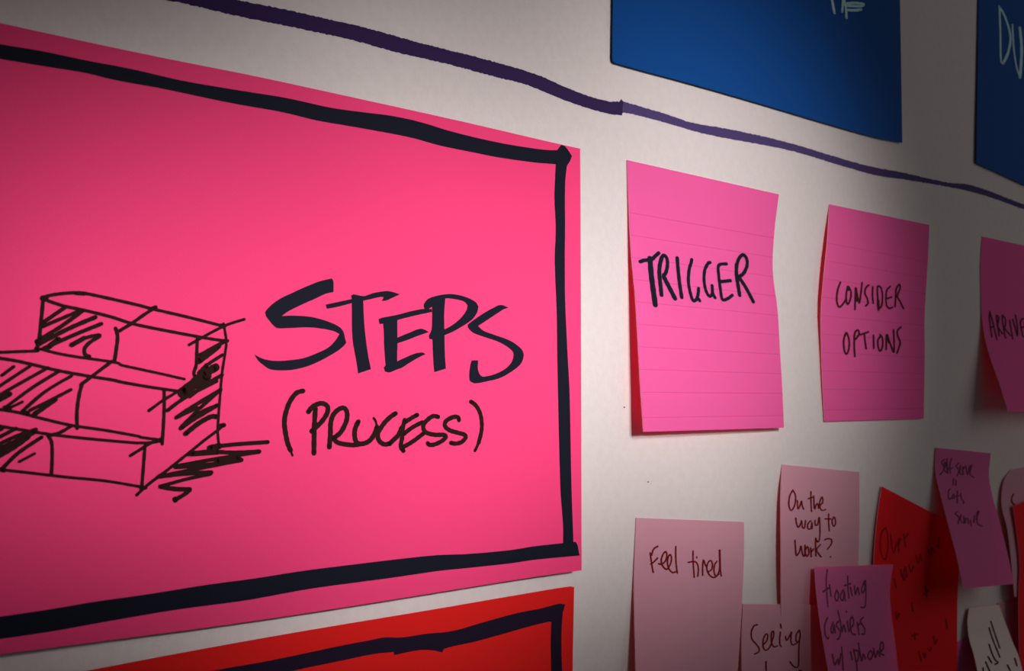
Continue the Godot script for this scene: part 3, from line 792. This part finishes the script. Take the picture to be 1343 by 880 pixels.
		[0.8,30.6,10.1,32.1,13.7],
		[0.8,34.3,9.7,35.2,13.3,37.4,10.3,38.9,13.4],
		[0.8,43.7,8.1,41.2,10.9,42.3,12.9,44.8,10.5,44.8,7.6,45.4,13.7,43.6,19.1,39.3,19.3],
		[0.8,6.9,22.4,3.5,25.4,2.6,29.5,4.0,31.4,5.3,30.8],
		[0.8,11.4,24.7,8.3,27.8,9.7,29.3,12.0,25.8,11.8,29.4],
		[0.8,16.6,24.5,13.9,26.0,16.6,29.3,14.6,31.8,12.7,32.2],
		[0.8,17.1,19.8,18.1,24.6,18.3,29.3,20.7,26.3,21.7,29.4],
		[0.8,24.5,24.9,24.8,29.6],
		[0.8,24.9,20.5,25.1,20.7],
		[0.8,25.7,28.8,30.3,26.3,30.1,23.1,27.4,25.1,27.0,30.0,30.5,31.2],
		[0.8,34.0,26.0,34.1,31.3],
		[0.8,34.1,27.6,37.6,26.2],
		[0.8,40.6,24.0,37.4,25.6,40.3,29.1,39.3,31.4,36.8,31.3],
		[0.8,5.9,38.3,6.4,42.8,10.1,40.7,10.3,43.1,13.7,38.7],
		[0.8,15.6,35.8,13.4,45.6],
		[0.8,23.2,38.5,23.7,42.0],
		[0.8,26.4,37.6,27.2,44.0,26.5,48.3],
		[0.8,27.4,38.1,30.8,38.9,28.9,42.6,26.4,42.8],
		[0.8,32.1,35.3,32.2,40.1,32.6,43.3,35.2,40.4,36.6,42.5],
		[0.8,41.6,39.7,39.3,41.7,41.7,43.2,44.7,41.0,43.0,39.3],
		[0.8,46.4,38.5,47.0,42.7,50.4,39.9,51.5,42.5],
		[0.8,51.6,41.0,56.5,39.1,56.6,36.4,54.1,37.2,52.9,41.1,56.2,42.3],
		[1.38,44.2,8.0,44.9,11.0],
	]},
	"over": {"left": [[509.1,-41.2,1.0],[504.4,-55.8,1.3],[501.3,-70.8,1.5],[499.9,-86.1,1.6],[498.8,-101.4,1.7],[497.9,-116.7,1.9],[497.0,-132.1,2.0]],
	"right": [[593.8,-68.1,1.0],[591.2,-81.0,1.2],[588.6,-94.0,1.4],[587.2,-107.1,1.5],[586.6,-120.3,1.7],[586.1,-133.6,1.9],[585.6,-146.8,2.0]],
	"w": 89.8, "h": 85.7, "nib": 2.0, "ink": [
		[0.66,9.1,17.3,5.2,20.9,5.9,28.3,10.6,31.8,12.8,25.3,10.5,18.9,8.1,17.7],
		[0.66,14.3,19.7,18.5,27.4,21.0,21.9],
		[0.66,22.4,23.6,24.3,19.8,22.4,20.6,23.6,25.9],
		[0.66,26.9,16.8,30.3,22.5],
		[0.66,28.4,18.5,31.6,15.8],
		[0.66,26.5,33.8,28.9,37.5,31.1,32.1,33.6,36.3],
		[0.66,35.3,30.5,37.2,33.8,39.7,30.3],
		[0.66,41.6,24.8,44.4,28.3,45.9,23.5,48.0,26.3],
		[0.66,53.0,19.3,57.1,21.8,57.3,17.6,60.6,19.8],
		[0.66,62.1,15.3,65.0,16.4,64.0,11.5],
		[0.71,20.3,39.2,22.8,43.1],
		[0.71,28.1,36.0,30.6,38.4,32.7,34.8],
		[0.71,53.3,38.6,54.8,43.8],
		[0.71,51.1,42.9,57.3,39.8],
		[0.71,39.4,48.2,40.2,52.3],
		[0.71,23.4,54.1,24.2,57.8,26.4,54.9],
		[0.71,42.5,63.0,43.1,66.3],
		[0.71,40.5,64.5,45.8,63.5],
		[0.71,47.3,72.0,49.8,76.2],
		[0.71,52.1,72.6,53.6,74.7,54.5,72.6],
		[0.71,56.9,70.2,59.4,71.4,59.9,69.5],
		[0.71,62.9,63.4,64.4,67.5,66.9,64.9],
		[0.71,76.5,53.3,77.9,58.1],
	]},
	"serve": {"left": [[565.0,-24.1,0.6],[563.6,-36.0,1.1],[563.5,-47.8,3.9],[562.6,-59.4,7.5],[561.8,-71.0,11.2],[560.9,-82.7,14.7],[560.1,-94.5,17.7]],
	"right": [[629.3,-29.0,0.6],[627.4,-41.0,0.4],[627.8,-52.8,2.2],[627.4,-64.4,5.8],[626.8,-76.1,9.1],[626.2,-87.8,12.2],[625.6,-99.6,15.0]],
	"w": 64.9, "h": 72.8, "nib": 2.47, "ink": [
		[0.56,10.3,6.5,7.0,7.9,10.0,9.9,7.8,12.4,4.2,14.1],
		[0.56,9.9,10.9,12.1,8.6,10.4,7.8,9.9,10.9,12.9,12.9],
		[0.56,13.0,6.0,13.7,13.0],
		[0.56,18.1,5.8,16.6,8.8,16.8,12.8],
		[0.56,15.4,10.7,19.6,10.1],
		[0.56,27.1,7.6,24.1,9.0,27.2,11.0,24.6,14.1],
		[0.56,27.8,11.2,29.5,8.4,28.3,12.2,30.9,13.2],
		[0.56,31.8,9.2,32.1,13.2],
		[0.56,32.4,10.1,35.4,8.4],
		[0.56,35.8,9.1,37.6,13.0,39.9,8.7],
		[0.56,40.6,11.3,42.7,8.0,40.8,8.9,41.0,12.8,45.4,14.2],
		[0.56,19.9,15.5,17.6,19.1],
		[0.56,22.6,16.4,20.7,19.3],
		[0.56,12.4,21.3,9.8,22.9,8.1,26.9,12.1,25.9],
		[0.56,14.7,24.3,12.7,26.4,15.6,25.8,15.8,24.0],
		[0.56,21.1,22.1,16.9,28.8],
		[0.56,17.6,25.2,22.6,24.6],
		[0.56,24.3,23.3,23.8,26.7,25.6,27.7,24.2,29.0],
		[0.56,14.5,33.4,11.2,34.5,14.3,36.5,11.2,39.8],
		[0.56,14.6,37.0,18.1,34.9,15.4,37.5,17.1,39.5],
		[0.56,20.4,35.9,19.2,39.7,22.8,36.7],
		[0.56,25.0,36.9,23.9,39.7],
		[0.56,27.3,37.9,26.6,41.0],
		[0.56,34.2,35.3,30.8,39.0],
		[0.56,34.7,37.4,41.0,33.2,38.3,33.8,35.3,39.5,40.4,41.0],
	]},
	"blush": {"left": [[655.6,-39.2,0.5],[644.1,-45.7,1.2],[640.2,-58.3,1.9],[643.3,-71.1,3.6],[644.4,-84.2,4.9],[645.9,-97.4,5.5],[648.2,-110.5,5.8]],
	"right": [[725.5,-36.8,0.5],[714.0,-43.3,0.7],[710.2,-55.9,0.9],[713.3,-68.6,1.4],[714.3,-81.8,1.8],[715.8,-95.0,2.0],[718.2,-108.1,2.1]],
	"w": 70.0, "h": 79.4, "nib": 2.45, "ink": [
		[0.92,15.8,22.0,13.6,23.8,13.6,26.2,16.4,28.0],
	]},
	"crimson": {"left": [[650.8,-59.6,3.6],[652.2,-76.0,5.4],[653.8,-93.1,6.2],[651.4,-110.1,6.6],[651.8,-127.2,6.6],[652.6,-144.4,6.6],[653.4,-161.6,6.6]],
	"right": [[710.4,-53.4,3.6],[711.9,-69.8,4.3],[713.5,-86.9,4.6],[711.1,-103.8,4.8],[711.5,-121.0,4.8],[712.3,-138.1,4.8],[713.1,-155.3,4.8]],
	"w": 60.0, "h": 102.3, "nib": 1, "ink": [
	]},
	"mauve": {"left": [[638.4,-113.4,0.6],[637.9,-120.8,0.7],[637.4,-128.1,0.7],[636.9,-135.4,0.8],[636.5,-142.7,0.9],[636.0,-150.1,0.9],[635.6,-157.4,1.0]],
	"right": [[682.4,-116.1,0.6],[682.2,-124.3,0.7],[682.0,-132.5,0.7],[681.9,-140.7,0.8],[682.1,-148.9,0.9],[682.3,-157.1,0.9],[682.5,-165.3,1.0]],
	"w": 45.6, "h": 46.7, "nib": 1, "ink": [
	]},
	"pale": {"left": [[601.0,-111.5,1.4],[597.3,-118.8,2.3],[596.7,-127.0,3.5],[595.1,-134.5,6.7],[592.5,-141.9,9.8],[590.0,-149.2,12.8],[587.5,-156.6,15.8]],
	"right": [[637.6,-114.1,1.4],[642.0,-121.1,1.9],[645.7,-128.6,3.0],[648.5,-136.3,4.6],[651.1,-143.9,6.6],[650.8,-151.8,8.9],[649.9,-159.7,11.4]],
	"w": 52.3, "h": 49.9, "nib": 2.4, "ink": [
		[0.85,32.6,9.9,33.3,17.4,33.2,25.8],
		[0.85,28.2,13.3,28.4,21.7,29.5,30.6],
		[0.85,21.7,22.2,21.6,26.8,22.8,31.0,25.4,33.2,21.5,33.5],
		[0.85,15.8,28.5,18.1,32.2],
		[0.85,11.4,30.8,13.4,36.0],
		[0.85,6.6,33.3,5.8,36.0],
		[0.85,35.6,36.1,37.8,40.3],
		[0.85,46.6,33.9,46.9,38.2],
	]},
	"scrap": {"left": [[584.3,-128.3,0.5],[584.0,-132.0,0.5],[583.7,-135.7,0.5],[583.4,-139.4,0.5],[583.0,-143.1,0.6],[582.7,-146.8,0.6],[582.4,-150.5,0.6]],
	"right": [[630.0,-125.6,0.5],[630.2,-131.1,0.5],[630.5,-136.7,0.5],[630.8,-142.3,0.5],[631.1,-147.8,0.6],[631.4,-153.4,0.6],[631.7,-158.9,0.6]],
	"w": 47.7, "h": 27.9, "nib": 1, "ink": [
	]},
}
